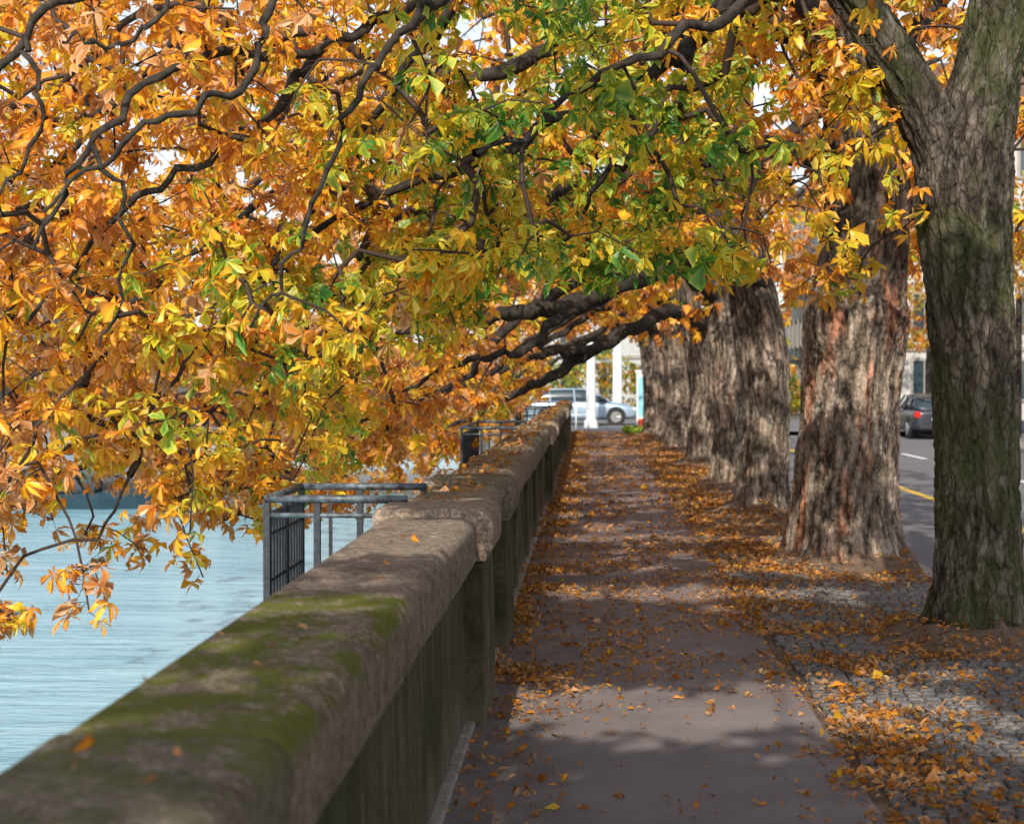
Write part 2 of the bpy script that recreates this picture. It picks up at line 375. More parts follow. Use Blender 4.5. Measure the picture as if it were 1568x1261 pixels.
# ------------------------------------------------------------------ trees
def catmull(pts,n):
    P=[np.array(p,float) for p in pts]; P=[2*P[0]-P[1]]+P+[2*P[-1]-P[-2]]; out=[]
    for i in range(1,len(P)-2):
        for j in range(n):
            t=j/n; a,b,c,d=P[i-1],P[i],P[i+1],P[i+2]
            out.append(.5*((2*b)+(-a+c)*t+(2*a-5*b+4*c-d)*t*t+(-a+3*b-3*c+d)*t**3))
    out.append(P[-2]); return np.array(out)
def trunk_mesh(name,pts,parent,mat,sides=110,sub=40,disp=.03,flare=.5,seed=0,base=True,burls=()):
    C=catmull(pts,sub); V=[];col=[]
    n=len(C); k=random.choice([5,6,7]); ph=random.random()*6
    for j in range(n):
        c=C[j]; t=C[min(j+1,n-1)][:3]-C[max(j-1,0)][:3]; T=Vector(t).normalized()
        u=Vector((1,0,0)); u=(u-T*u.dot(T)).normalized(); w=T.cross(u)
        z=c[2]
        for i in range(sides):
            a=2*math.pi*i/sides; r=c[3]; ca,sa=math.cos(a),math.sin(a)
            lob=1+.05*math.cos(3*a+ph+z*.5)+.07*noise.noise(Vector((ca*1.5,sa*1.5,z*.7+seed)))+.07*noise.noise(Vector((ca*3,sa*3,z*2+seed)))
            if base:
                fl=math.exp(-max(z,-.1)/.22); lob+=flare*fl*(.45+.55*max(0,math.cos(k*a+ph+noise.noise(Vector((ca,sa,seed)))*3)))
            for ba,bz,br in burls:
                dd=((a-ba+math.pi)%(2*math.pi)-math.pi)*r
                lob+=.35*br/r*math.exp(-(dd*dd+(z-bz)**2)/(br*br))*(1+.5*noise.noise(Vector((ca*9,sa*9,z*9))))
            x0,y0=ca*r,sa*r
            warp=noise.noise(Vector((x0*3,y0*3,z*1.5+seed)))*.5
            s1=1-abs(noise.noise(Vector((x0*11+warp,y0*11+warp,z*2.0+seed))))*3.0
            s2=1-abs(noise.noise(Vector((x0*26,y0*26,z*8+seed*2))))*2.4
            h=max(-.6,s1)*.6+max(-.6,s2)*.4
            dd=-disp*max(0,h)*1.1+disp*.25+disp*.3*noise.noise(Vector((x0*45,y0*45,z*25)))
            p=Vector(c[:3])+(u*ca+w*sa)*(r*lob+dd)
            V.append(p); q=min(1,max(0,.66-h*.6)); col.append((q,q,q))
    V=np.array(V)
    idx=np.arange(n*sides).reshape(n,sides); nxt=np.roll(idx,-1,axis=1)
    F=np.stack([idx[:-1],nxt[:-1],nxt[1:],idx[1:]],-1).reshape(-1,4)
    return np_mesh(name,V,F,mat,parent,col=np.array(col),smooth=True)
def limb_geo(pts,sides=12,sub=10,seed=0,knob=.22):
    C=catmull(pts,sub); n=len(C); V=[]
    for j in range(n):
        c=C[j]; T=Vector(C[min(j+1,n-1)][:3]-C[max(j-1,0)][:3]).normalized()
        u=Vector((0,0,1))
        if abs(T.z)>.95: u=Vector((1,0,0))
        u=(u-T*u.dot(T)).normalized(); w=T.cross(u)
        wob=Vector((noise.noise(Vector((j*.5,seed,9)))*.07,noise.noise(Vector((j*.4,seed,0)))*.14,noise.noise(Vector((j*.35,seed,5)))*.11+noise.noise(Vector((j*1.1,seed,7)))*.03))*(1 if 2<j<n-2 else .2)
        for i in range(sides):
            a=2*math.pi*i/sides; r=c[3]*(1+knob*2*noise.noise(Vector((math.cos(a)*.8,math.sin(a)*.8,j*.6+seed)))+.1*noise.noise(Vector((math.cos(a)*3,math.sin(a)*3,j*1.3+seed))))
            V.append(Vector(c[:3])+wob+(u*math.cos(a)+w*math.sin(a))*max(.006,r))
        C[j][:3]+=np.array(wob)
    idx=np.arange(n*sides).reshape(n,sides); nxt=np.roll(idx,-1,axis=1)
    F=np.stack([idx[:-1],nxt[:-1],nxt[1:],idx[1:]],-1).reshape(-1,4)
    return np.array(V),F,C
def frustums(P0,P1,r0,r1,k=5):
    D=P1-P0; L=np.linalg.norm(D,axis=1,keepdims=True)+1e-9; D=D/L
    ref=np.where(np.abs(D[:,2:3])>.9,np.array([[1.,0,0]]),np.array([[0,0,1.]]))
    U=np.cross(D,ref); U/=np.linalg.norm(U,axis=1,keepdims=True)+1e-9; W=np.cross(D,U)
    a=np.arange(k)*2*np.pi/k
    ring=U[:,None,:]*np.cos(a)[None,:,None]+W[:,None,:]*np.sin(a)[None,:,None]
    V=np.stack([P0[:,None]+ring*r0[:,None,None],P1[:,None]+ring*r1[:,None,None]],1)
    n=len(P0); b=(np.arange(n)*2*k)[:,None]; i=np.arange(k)[None]; j=(i+1)%k
    F=np.stack([b+i,b+j,b+k+j,b+k+i],-1).reshape(-1,4)
    return V.reshape(-1,3),F
PAL_T=[0,.18,.35,.5,.65,.8,.92,1.0]
PAL=np.array([(.05,.20,.03),(.20,.42,.045),(.68,.64,.045),(1.0,.68,.035),(.98,.43,.03),(.80,.25,.03),(.40,.13,.03),(.76,.48,.24)])
def palette(t):
    t=np.clip(t,0,1); return np.stack([np.interp(t,PAL_T,PAL[:,i]) for i in range(3)],-1)
HI=(np.array([(0,0),(.4,.10),(.4,0),(.4,-.10),(.72,.165),(.72,0),(.72,-.165),(1,0)]),
    np.array([(0,2,1),(0,3,2),(1,2,5),(1,5,4),(2,3,6),(2,6,5),(4,5,7),(5,6,7)]),np.array([0,1,-.6,1,1,-.6,1,1.]))
LO=(np.array([(0,0),(.62,.17),(.62,0),(.62,-.17),(1,0)]),np.array([(0,2,1),(0,3,2),(1,2,4),(2,3,4)]),np.array([0,1,-.5,1,1.]))
def leaf_arrays(P,size,T,lod,yaw=None,pitch=None,roll=None,k=6,droop=(.2,1.1)):
    pts,tri,edge=HI if lod==0 else LO
    n=len(P); m=len(pts)
    base=np.array([0,-48,48,-95,95,-140,140][:k])*np.pi/180; if_l=np.array([1,.95,.95,.78,.78,.5,.5][:k])
    a=base[None]+rng.normal(0,.20,(n,k)); L=if_l[None]*size[:,None]*rng.uniform(.7,1.15,(n,k))
    dr=rng.uniform(*droop,n)[:,None]+rng.normal(0,.3,(n,k)); tw=rng.normal(0,.6,(n,k))
    wd=rng.uniform(.7,1.25,(n,k))
    x=pts[None,None,:,0]; y=pts[None,None,:,1]*wd[...,None]
    fold=rng.uniform(.1,1.3,(n,k))[...,None]
    xr=x*(1-.25*np.abs(dr[...,None])*x); z=np.abs(y)*fold-dr[...,None]*x**2*.75+y*tw[...,None]*1.6
    lx=xr*L[...,None]; ly=y*L[...,None]; lz=z*L[...,None]
    ca,sa=np.cos(a)[...,None],np.sin(a)[...,None]
    Q=np.stack([lx*ca-ly*sa,lx*sa+ly*ca,lz],-1).reshape(n,k*m,3)
    yaw=rng.uniform(0,2*np.pi,n) if yaw is None else yaw
    pitch=rng.uniform(.35,1.5,n) if pitch is None else pitch
    roll=rng.normal(0,.5,n) if roll is None else roll
    cy,sy,cp_,sp,cr,sr=np.cos(yaw),np.sin(yaw),np.cos(pitch),np.sin(pitch),np.cos(roll),np.sin(roll)
    O=np.zeros(n);I=np.ones(n)
    Rz=np.stack([cy,-sy,O,sy,cy,O,O,O,I],-1).reshape(n,3,3); Ry=np.stack([cp_,O,sp,O,I,O,-sp,O,cp_],-1).reshape(n,3,3)
    Rx=np.stack([I,O,O,O,cr,-sr,O,sr,cr],-1).reshape(n,3,3)
    Rm=Rz@Ry@Rx
    Vv=np.einsum('nij,nvj->nvi',Rm,Q)+P[:,None]
    t=T[:,None,None]+rng.normal(0,.07,(n,k))[...,None]+.13*edge[None,None,:]
    col=palette(t).reshape(n*k*m,3)*rng.uniform(.7,1.08,(n,1)).repeat(k*m,0).reshape(-1,1)
    off=(np.arange(n*k)*m)[:,None,None]; F=(off+tri[None]).reshape(-1,3)
    return Vv.reshape(-1,3),F,col
HX=[-8,-6.5,-5,-3.9,-3.3,-2.7,-2.4,-1.95,-1.65,-1.3,-1.0,0,.85,1.5,2.4,4]
HZ=[1.2,.6,.35,.10,-.05,.35,.80,1.15,1.65,2.0,2.3,2.45,2.45,2.4,2.45,3.0]
def zlow(x,y=0):
    return np.interp(x,HX,HZ)+np.interp(y,[13.5,15],[0,1.0])*np.interp(x,[-1.5,-.8,1.4,1.9],[0,.75,.75,0])-np.interp(y,[17,24],[0,.5])*np.interp(x,[-3.3,-2.6,-1.3,-1.0],[0,1,1,0])
BANDS=[(8.7,9.8),(14.0,14.6),(18.6,19.1),(24.2,25.7),(30.5,31.5),(41,43.5)]
def in_gap(P,mg=.12,leak=.0):
    gy=P[:,1]-P[:,2]*SUN[1]/SUN[2]; gx=P[:,0]-P[:,2]*SUN[0]/SUN[2]
    nz=np.array([noise.noise(Vector((a*1.3,b*.35,0))) for a,b in zip(gx,gy)])*.45
    m=np.zeros(len(P),bool)
    for a,b in BANDS: m|=(gy+nz>a-mg)&(gy+nz<b+mg)&(gx>-1.3)&(gx<2.3)
    if leak: m&=rng.random(len(P))>leak
    return m
def vnoise(P,s,o=0): return np.array([noise.noise(Vector((p[0]*s,p[1]*s,p[2]*s+o))) for p in P])
def sample_low(n,y0,y1,x0=-6.8,x1=2.5,h=2.6,pw=1.6):
    X=rng.uniform(x0,x1,n); Y=rng.uniform(y0,y1,n); u=rng.random(n)
    Z=zlow(X,Y)+.12+(u**pw)*h
    P=np.stack([X,Y,Z],-1)
    keep=rng.random(n)<np.where(X>1.5,.38,1.0)
    keep&=~((X<-2.3)&(Z<.75)&(rng.random(n)<.45))
    nz=vnoise(P,.9); keep&=nz>-.20
    return P[keep]
def sample_top(n,y0,y1,xl=None,xr=-.9,z0=2.0):
    Y=rng.uniform(y0,y1,n); X=rng.uniform(-.40*Y-.5 if xl is None else xl,xr,n); Z=rng.uniform(z0,2.2+.25*Y,n)
    P=np.stack([X,Y,Z],-1); return P[vnoise(P,1.0,3)>-.17]
def build_tree(ti,tpts,limbs,att,mat,lod,nl,lsize,seed,sides,sub,extra=None,flare=.5,disp=.03,burls=(),k7=7):
    x,y,_=tpts[0][:3]
    e=empty('chestnut_tree',(x,y,0))
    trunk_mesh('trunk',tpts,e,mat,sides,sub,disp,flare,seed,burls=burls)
    if extra: trunk_mesh('stem',extra,e,mat,max(40,sides//2),max(10,sub//2),disp*.8,0,seed+3,base=False)
    Vs=[];Fs=[];o=0; nodes=[];par=[];rad=[]
    for li,l in enumerate(limbs):
        V,F,C=limb_geo(l,12 if lod==0 else 8,10,seed+li*7.7)
        Vs.append(V);Fs.append(F+o);o+=len(V)
        for j in range(len(C)):
            nodes.append(C[j][:3]); par.append(-1 if j==0 else len(nodes)-2); rad.append(C[j][3])
    np_mesh('limbs',np.concatenate(Vs),np.concatenate(Fs),M_limb,e,smooth=True)
    nlimb=len(nodes); A=np.zeros((nlimb+len(att)*8+10,3)); A[:nlimb]=np.array(nodes); cnt=nlimb
    d0=np.array([np.min(np.linalg.norm(A[:nlimb]-p,axis=1)) for p in att]); order=np.argsort(d0)
    ends=[]
    for oi in order:
        p=att[oi]; D=A[:cnt]-p
        cost=np.linalg.norm(D,axis=1)+.25*np.maximum(0,A[:cnt,2]*-1+p[2])+.15*np.maximum(0,(p[0]-A[:cnt,0]))
        b=int(np.argmin(cost)); q=A[b].copy(); L=np.linalg.norm(p-q)
        if L<.03: ends.append(b); continue
        ns=int(np.clip(L/.16,1,6)); cur=b
        wob=rng.normal(0,.12,3)*L
        for s in range(1,ns+1):
            t=s/ns; pt=q*(1-t)+p*t+wob*math.sin(math.pi*t)+np.array([0,0,.16*L*math.sin(math.pi*t)])
            if s<ns: pt=pt+rng.normal(0,.014,3)
            A[cnt]=pt; par.append(cur); rad.append(0); cur=cnt; cnt+=1
        ends.append(cur)
    par=np.array(par); w=np.zeros(cnt)
    for e_ in ends: w[e_]+=1
    for i in range(cnt-1,nlimb-1,-1): w[par[i]]+=w[i] if par[i]>=0 else 0
    r=.0058*np.power(np.maximum(w,1),.48)
    I=np.arange(nlimb,cnt); pr=par[I]
    r0=np.where(pr<nlimb,r[I]*1.1,r[pr]); r0=np.minimum(r0,r[I]*1.6)
    V,F=frustums(A[pr],A[I],r0,r[I]*1.02,5 if lod==0 else 4)
    EP=A[np.array(ends)]; n=len(EP)
    cn=rng.integers(nl-2,nl+3,n); idx=np.repeat(np.arange(n),cn); m=len(idx)
    yaw=rng.uniform(0,2*np.pi,m); pl=rng.uniform(.05,.20,m)
    along=rng.random(m)[:,None]*.8
    pa=par[np.array(ends)]; PA=np.where((pa>=0)[:,None],A[np.maximum(pa,0)],EP)
    S=EP[idx]*(1-along)+PA[idx]*along
    B=S+np.stack([np.cos(yaw)*pl,np.sin(yaw)*pl,rng.normal(-.02,.07,m)],-1)
    V2,F2=frustums(S,B,np.full(m,.0025),np.full(m,.002),3) if lod==0 else (np.zeros((0,3)),np.zeros((0,4),int))
    np_mesh('twigs',np.concatenate([V,V2]),np.concatenate([F,F2+len(V)]),M_twig,e,smooth=True)
    keep=~in_gap(B,.12,.12); B=B[keep];yaw=yaw[keep]
    nz=vnoise(B,1.1,4)+.5*vnoise(B,2.6,8)
    green=np.exp(-((B[:,0]+.0)/1.6)**2)*np.clip((18.5-B[:,1])/5,0,1)*np.clip((B[:,1]-5)/3,0,1)
    green=np.maximum(green,.62*np.exp(-((B[:,0]+1.9)/.7)**2)*(B[:,1]<15)*(B[:,2]<2.8))
    T=.61-.38*green+nz*.34+rng.normal(0,.13,len(B))+.07*np.clip((-B[:,0]-2.2)/1.5,0,1)+.04*np.clip((B[:,1]-18)/5,0,1)
    T=np.where(rng.random(len(B))<.08*(1-green),.98,T)
    sz=rng.uniform(.7,1.2,len(B))*lsize
    lodv=(B[:,1]<12.2) if lod==0 else np.zeros(len(B),bool)
    Vv=[];Ff=[];Cc=[];o=0
    for mask,ld,kk in((lodv,0,k7),(~lodv,1,6 if lod==0 else 5)):
        if mask.sum()==0: continue
        V,F,C=leaf_arrays(B[mask],sz[mask],T[mask],ld,yaw=(yaw+rng.normal(0,.4,len(B)))[mask],k=kk)
        Vv.append(V);Ff.append(F+o);Cc.append(C);o+=len(V)
    np_mesh('foliage',np.concatenate(Vv),np.concatenate(Ff),M_leaf,e,col=np.concatenate(Cc))
    return e

def jit(l,s,rs=1.0):
    o=[]
    for i,p in enumerate(l):
        f=0 if i==0 else 1
        o.append((p[0]+random.gauss(0,s)*f,p[1]+random.gauss(0,s*1.5)*f,p[2]+random.gauss(0,s*.6)*f,p[3]*rs))
    return o
for ti,(X0,Y0) in enumerate([(2.72,0.2),(2.75,6.2)]):
    tp=[(X0,Y0,-.1,.34),(X0,Y0,1.2,.31),(X0-.05,Y0,2.6,.29),(X0-.1,Y0,4,.25),(X0,Y0,6,.17),(X0+.1,Y0,8,.08)]
    lim=[[(X0-.1,Y0,3.6,.15),(1.6,Y0-.5,4.6,.11),(.4,Y0-.8,5.2,.08),(-.9,Y0-1,5.0,.03)],
         [(X0,Y0,4.6,.12),(1.8,Y0+.1,5.6,.09),(.6,Y0+.3,6.2,.03)],[(X0,Y0,4.8,.12),(2.2,Y0-1.5,5.8,.08),(1.6,Y0-3,6.3,.03)],
         [(X0,Y0,4.4,.12),(3.6,Y0+.3,5.4,.08),(4.8,Y0-.5,6,.03)]]
    n=420; P=np.stack([rng.uniform(-1.6,2.9,n),rng.uniform(Y0-3.4,Y0+(2.6 if ti==0 else 1.0),n),rng.uniform(4.3,6.4,n)],-1)
    P=P[~in_gap(P,.28)]
    build_tree(ti,tp,lim,P,M_bark,1,7,.27,ti*11.0,48,14)
def upper(n,y0,y1,x0=-1.2,x1=4.2,z0=4.9,z1=8.2):
    P=np.stack([rng.uniform(x0,x1,n),rng.uniform(y0,y1,n),rng.uniform(z0,z1,n)],-1); return P[~in_gap(P,.2)]
def road_side(n,y0,y1,z0=3.3,x0=2.9,x1=6.0):
    return np.stack([rng.uniform(x0,x1,n),rng.uniform(y0,y1,n),rng.uniform(z0,7.0,n)],-1)
tp=[(2.70,11.75,-.12,.33),(2.70,11.75,.6,.29),(2.68,11.75,1.4,.285),(2.65,11.75,2.2,.29),(2.60,11.75,2.9,.32),(2.62,11.75,3.35,.32),(2.76,11.8,3.9,.24),(2.90,11.85,4.8,.20),(2.95,11.9,7,.10)]
ex=[(2.56,11.74,2.85,.21),(2.44,11.72,3.35,.20),(2.22,11.68,3.8,.175),(1.86,11.6,4.35,.155),(1.3,11.4,4.95,.13)]
lim=[[(1.3,11.4,4.95,.13),(.4,11.1,5.1,.10),(-.3,10.9,4.7,.06),(-1.1,10.6,4.2,.04),(-1.7,10.4,3.85,.034),(-2.05,10.3,3.35,.028),(-2.8,10.5,3.0,.022),(-3.6,10.6,2.2,.012)],
     [(.6,11.2,5.05,.09),(-.9,11.0,5.1,.055),(-2.2,11.0,4.5,.04),(-2.9,11,3.9,.03),(-3.6,11.1,3.2,.022),(-4.4,11.2,2.3,.012)],
     [(-.6,10.8,4.55,.04),(-1.5,11.6,3.7,.03),(-2.1,11.9,2.8,.022),(-2.9,11.6,1.9,.016),(-3.4,11.4,.7,.010)],
     [(-1.7,10.4,3.85,.03),(-2.3,9.4,3.6,.024),(-2.7,9.0,3.1,.018),(-3.0,8.9,2.5,.010)],
     [(-2.2,11,4.5,.034),(-2.6,9.8,4.3,.028),(-3.1,9.1,3.7,.023),(-3.5,9.0,3.1,.016),(-3.7,9.0,2.3,.010)],
     [(-.9,11.0,5.1,.045),(-1.4,9.8,4.5,.030),(-1.7,9.1,3.9,.025),(-1.85,8.9,3.4,.021),(-2.4,8.8,3.1,.016),(-2.9,8.8,2.7,.010)],
     [(-.3,10.9,4.7,.04),(-.6,9.9,4.2,.028),(-1.0,9.3,3.8,.023),(-1.3,9.1,3.3,.018),(-1.6,9.2,2.6,.012),(-1.9,9.3,2.1,.008)],
     [(-1.7,9.1,3.9,.022),(-2.1,8.9,3.9,.017),(-2.5,8.8,3.6,.013),(-2.8,8.8,3.6,.008)],
     [(-2.7,9.0,3.1,.016),(-2.5,9.0,2.6,.012),(-2.7,9.1,2.0,.008)],
     [(-3.1,9.1,3.7,.018),(-3.0,9.0,3.2,.013),(-3.3,9.0,2.6,.008)],
     [(2.9,11.9,5.2,.12),(3.5,12.4,6,.09),(4.2,13,6.6,.03)],
     [(2.8,11.8,4.2,.07),(3.1,12.6,4.3,.05),(3.3,13.6,3.9,.03),(3.4,14.2,3.5,.012)],
     [(1.6,11.5,4.7,.07),(.9,10.8,4.2,.04),(.2,10.4,3.7,.026),(-.7,10.3,3.2,.016)]]
att=np.concatenate([sample_low(700,9.7,14.2),sample_top(530,9.3,14.2),sample_top(60,11.5,14.2,-.9,2.0,3.2),upper(60,9,14.5),road_side(45,12.6,15.8,3.0,2.9,4.2)])
build_tree(2,tp,lim,att,M_bark_moss,0,8,.138,3.0,220,64,extra=ex,disp=.028)
tp=[(2.50,16.6,-.12,.56),(2.50,16.6,.5,.51),(2.53,16.6,1.2,.49),(2.58,16.6,2.0,.49),(2.6,16.6,2.45,.50),(2.64,16.6,2.8,.44),(2.70,16.6,3.6,.42),(2.62,16.6,4.6,.36),(2.3,16.5,5.6,.26),(2.1,16.5,8,.10)]
lim=[[(2.3,16.4,4.8,.14),(1.8,14.6,5.1,.10),(1.12,12.9,4.75,.075),(.76,12.5,4.3,.065),(.35,12.4,4.0,.05),(-.6,12.2,3.5,.038),(-1.8,12.1,3.0,.028),(-3.0,12.1,2.2,.016)],
     [(2.55,16.6,3.9,.12),(1.2,16.8,4.2,.08),(0,17,3.8,.07),(-1.4,17,3.1,.055),(-2.8,17,2.3,.04),(-4.2,17.2,1.3,.02)],
     [(2.2,16.4,5.2,.16),(.8,16,5.2,.10),(-1,15.5,4.6,.06),(-2.6,15.2,3.7,.04),(-4.4,15.2,2.4,.02)],
     [(-.3,17,3.6,.065),(-1.3,15.6,2.9,.045),(-2.3,14.7,2.3,.03),(-3.2,14.2,1.3,.015)],
     [(-1.4,17,3.1,.05),(-2.6,17.6,4.0,.04),(-4.2,18,4.6,.03),(-6,18.2,4.0,.015)],
     [(.76,12.5,4.3,.04),(.5,12.3,3.7,.028),(.1,12.2,3.3,.02),(-.2,12.2,2.8,.01)],
     [(2.7,16.6,4.4,.12),(3.4,17,5.5,.08),(4.4,17.4,6.2,.03)]]
att=np.concatenate([sample_low(520,14.2,20),sample_top(490,14.2,20),sample_top(190,14.2,20,-.9,2.2,3.9),upper(50,14.5,20),road_side(130,15.5,20,3.0,3.1,5.5)])
build_tree(3,tp,lim,att,M_bark_red,0,8,.155,9.0,260,64,disp=.035,flare=.35,burls=((-1.2,2.45,.16),(-.5,2.5,.18),(-2.2,2.55,.15),(-1.7,3.2,.14)))
A3=[(2.3,23,3.2,.16),(1.7,22,3.5,.13),(.5,21,3.05,.12),(-.4,20.6,2.7,.12),(-1.2,20.6,2.6,.08),(-2.2,20.5,2.45,.055),(-3.6,20.5,1.6,.02)]
B5=[(2.40,35.9,3.0,.16),(1.6,33,3.15,.14),(.9,31.5,2.8,.13),(0,30.3,2.35,.12),(-.6,30,1.95,.10),(-1.4,30,1.5,.075),(-2.6,30,.95,.03)]
for ti in range(4,10):
    X0,Y0,r=trees[ti]
    yn=(Y0+trees[ti+1][1])/2 if ti<9 else Y0+3; yp=(Y0+trees[ti-1][1])/2
    lean=random.uniform(-.35,-.1)
    tp=[(X0,Y0,-.12,r*1.12),(X0,Y0,.6,r),(X0+random.uniform(-.05,.05),Y0,1.5,r*.96),(X0+lean*.3,Y0,2.6,r*1.05),(X0+lean,Y0,3.6,r*.8),(X0+lean*1.3,Y0,5.2,r*.6),(X0+lean,Y0,8,r*.25)]
    s0=X0+lean*.8
    lim=[jit([(s0,Y0,3.2,r*.45),(1.2,Y0-.6,3.6,.10),(.1,Y0-.8,3.2,.08),(-1.2,Y0-.8,2.5,.06),(-2.4,Y0-.8,1.7,.04),(-3.8,Y0-.8,1.1,.02)],.2),
         jit([(s0,Y0,3.8,r*.4),(.8,Y0+.8,4.4,.09),(-.8,Y0+1.2,3.9,.07),(-2.6,Y0+1.3,3.0,.045),(-4.6,Y0+1.3,1.8,.02)],.25),
         jit([(s0,Y0,4.5,r*.45),(1,Y0,5.4,.1),(-.8,Y0,5.4,.07),(-3,Y0+.2,4.2,.04),(-4.8,Y0+.2,3,.02)],.3),
         jit([(s0,Y0,4.6,r*.4),(3.4,Y0+.4,5.6,.08),(4.6,Y0,6.2,.03)],.1)]
    if ti==4: lim.append(A3); lim.append([(.5,21,3.05,.08),(-.3,20.2,2.6,.065),(-.8,19.6,2.15,.05),(-1.5,19.4,2.0,.034),(-2.3,19.3,1.6,.015)])
    if ti==6: lim.append(B5); lim.append([(0,30.3,2.35,.09),(-.55,29.6,2.3,.08),(-1.0,29.3,2.2,.055),(-2,29,1.8,.025)])
    att=np.concatenate([sample_low(int((60 if ti<7 else 45)*(yn-yp)),yp,yn,h=2.2,pw=1.3),upper(50,yp,yn,-1.2,3,3.6,7.5),upper(130,yp,yn,-9,-.5,3.2,8.2),road_side(50,yp,yn)])
    build_tree(ti,tp,lim,att,M_bark,1,7 if ti<6 else 6,.18 if ti<5 else .22,ti*5.3,130 if ti<7 else 64,34,disp=.03,flare=.4,burls=((-1.5,2.5,.12),))

# ------------------------------------------------------------------ fallen leaves
def fallen(n,fx,fy,keepf,size=(.03,.07),zoff=.004,lod=1,zf=None,T=(.83,.11),dull=.60):
    X=fx(n);Y=fy(n);k=rng.random(n)<keepf(X,Y); X=X[k];Y=Y[k]
    Z=np.array([zf(a,b) for a,b in zip(X,Y)])+zoff+rng.random(len(X))*.018
    t=np.clip(rng.normal(T[0],T[1],len(X)),.3,.95)
    t=np.where(rng.random(len(X))<.14,1.0,t)
    V,F,C=leaf_arrays(np.stack([X,Y,Z],-1),rng.uniform(*size,len(X)),t,lod,pitch=rng.normal(0,.2,len(X)),roll=rng.normal(0,.35,len(X)),k=1,droop=(-.4,.4))
    return V,F,C*dull
parts=[]
def clump(X,Y): return np.clip(.55+1.3*np.array([noise.noise(Vector((a*1.6,b*1.1,0)))+.6*noise.noise(Vector((a*5,b*4,0))) for a,b in zip(X,Y)]),.05,1)
def dens(X,Y):
    c=1.44+.012*(Y-8)+.12*np.sin(Y*.8)
    right=np.exp(-((X-c)/.26)**2); left=np.exp(-((X+.48)/.30)**2)*np.clip((Y-7.2)/2.5,.10,1)
    mid=.24*np.clip((Y-8.3)/2.5,.10,1)*np.where(X<1.25,1,0)
    verge=np.where(X>1.25,np.where(Y<15,.17,.42),0)
    near=np.zeros_like(X)
    for tx,ty,tr in trees: near+=.6*np.exp(-((np.hypot(X-tx,(Y-ty))-tr-.55)/.3)**2)*(X<tx+.1)
    return np.clip((right*.85+left*1.05+mid+verge+near)*clump(X,Y),0,1)
parts.append(fallen(76000,lambda n:rng.uniform(-.62,3.1,n),lambda n:rng.uniform(5,19,n),dens,zf=vergez,lod=1))
parts.append(fallen(2600,lambda n:rng.uniform(-.62,3.1,n),lambda n:rng.uniform(5,12,n),dens,size=(.06,.10),zf=vergez,lod=0,dull=.75))
parts.append(fallen(70000,lambda n:rng.uniform(-.62,3.1,n),lambda n:rng.uniform(19,59,n),lambda X,Y:np.clip(dens(X,Y)*1.1,0,1),size=(.05,.10),zf=vergez))
parts.append(fallen(70,lambda n:rng.uniform(-1.03,-.68,n),lambda n:rng.uniform(2.4,8.5,n),lambda X,Y:np.full(len(X),.5),size=(.025,.055),zf=lambda a,b:1.108,lod=0,dull=.7))
parts.append(fallen(1800,lambda n:rng.uniform(-1.03,-.66,n),lambda n:rng.uniform(9,57,n),lambda X,Y:np.full(len(X),.7),size=(.04,.09),zf=lambda a,b:1.11,lod=1))
V=[];F=[];C=[];o=0
for v,f,c in parts: V.append(v);F.append(f+o);C.append(c);o+=len(v)
np_mesh('fallen_leaves',np.concatenate(V),np.concatenate(F),M_fallen,col=np.concatenate(C))

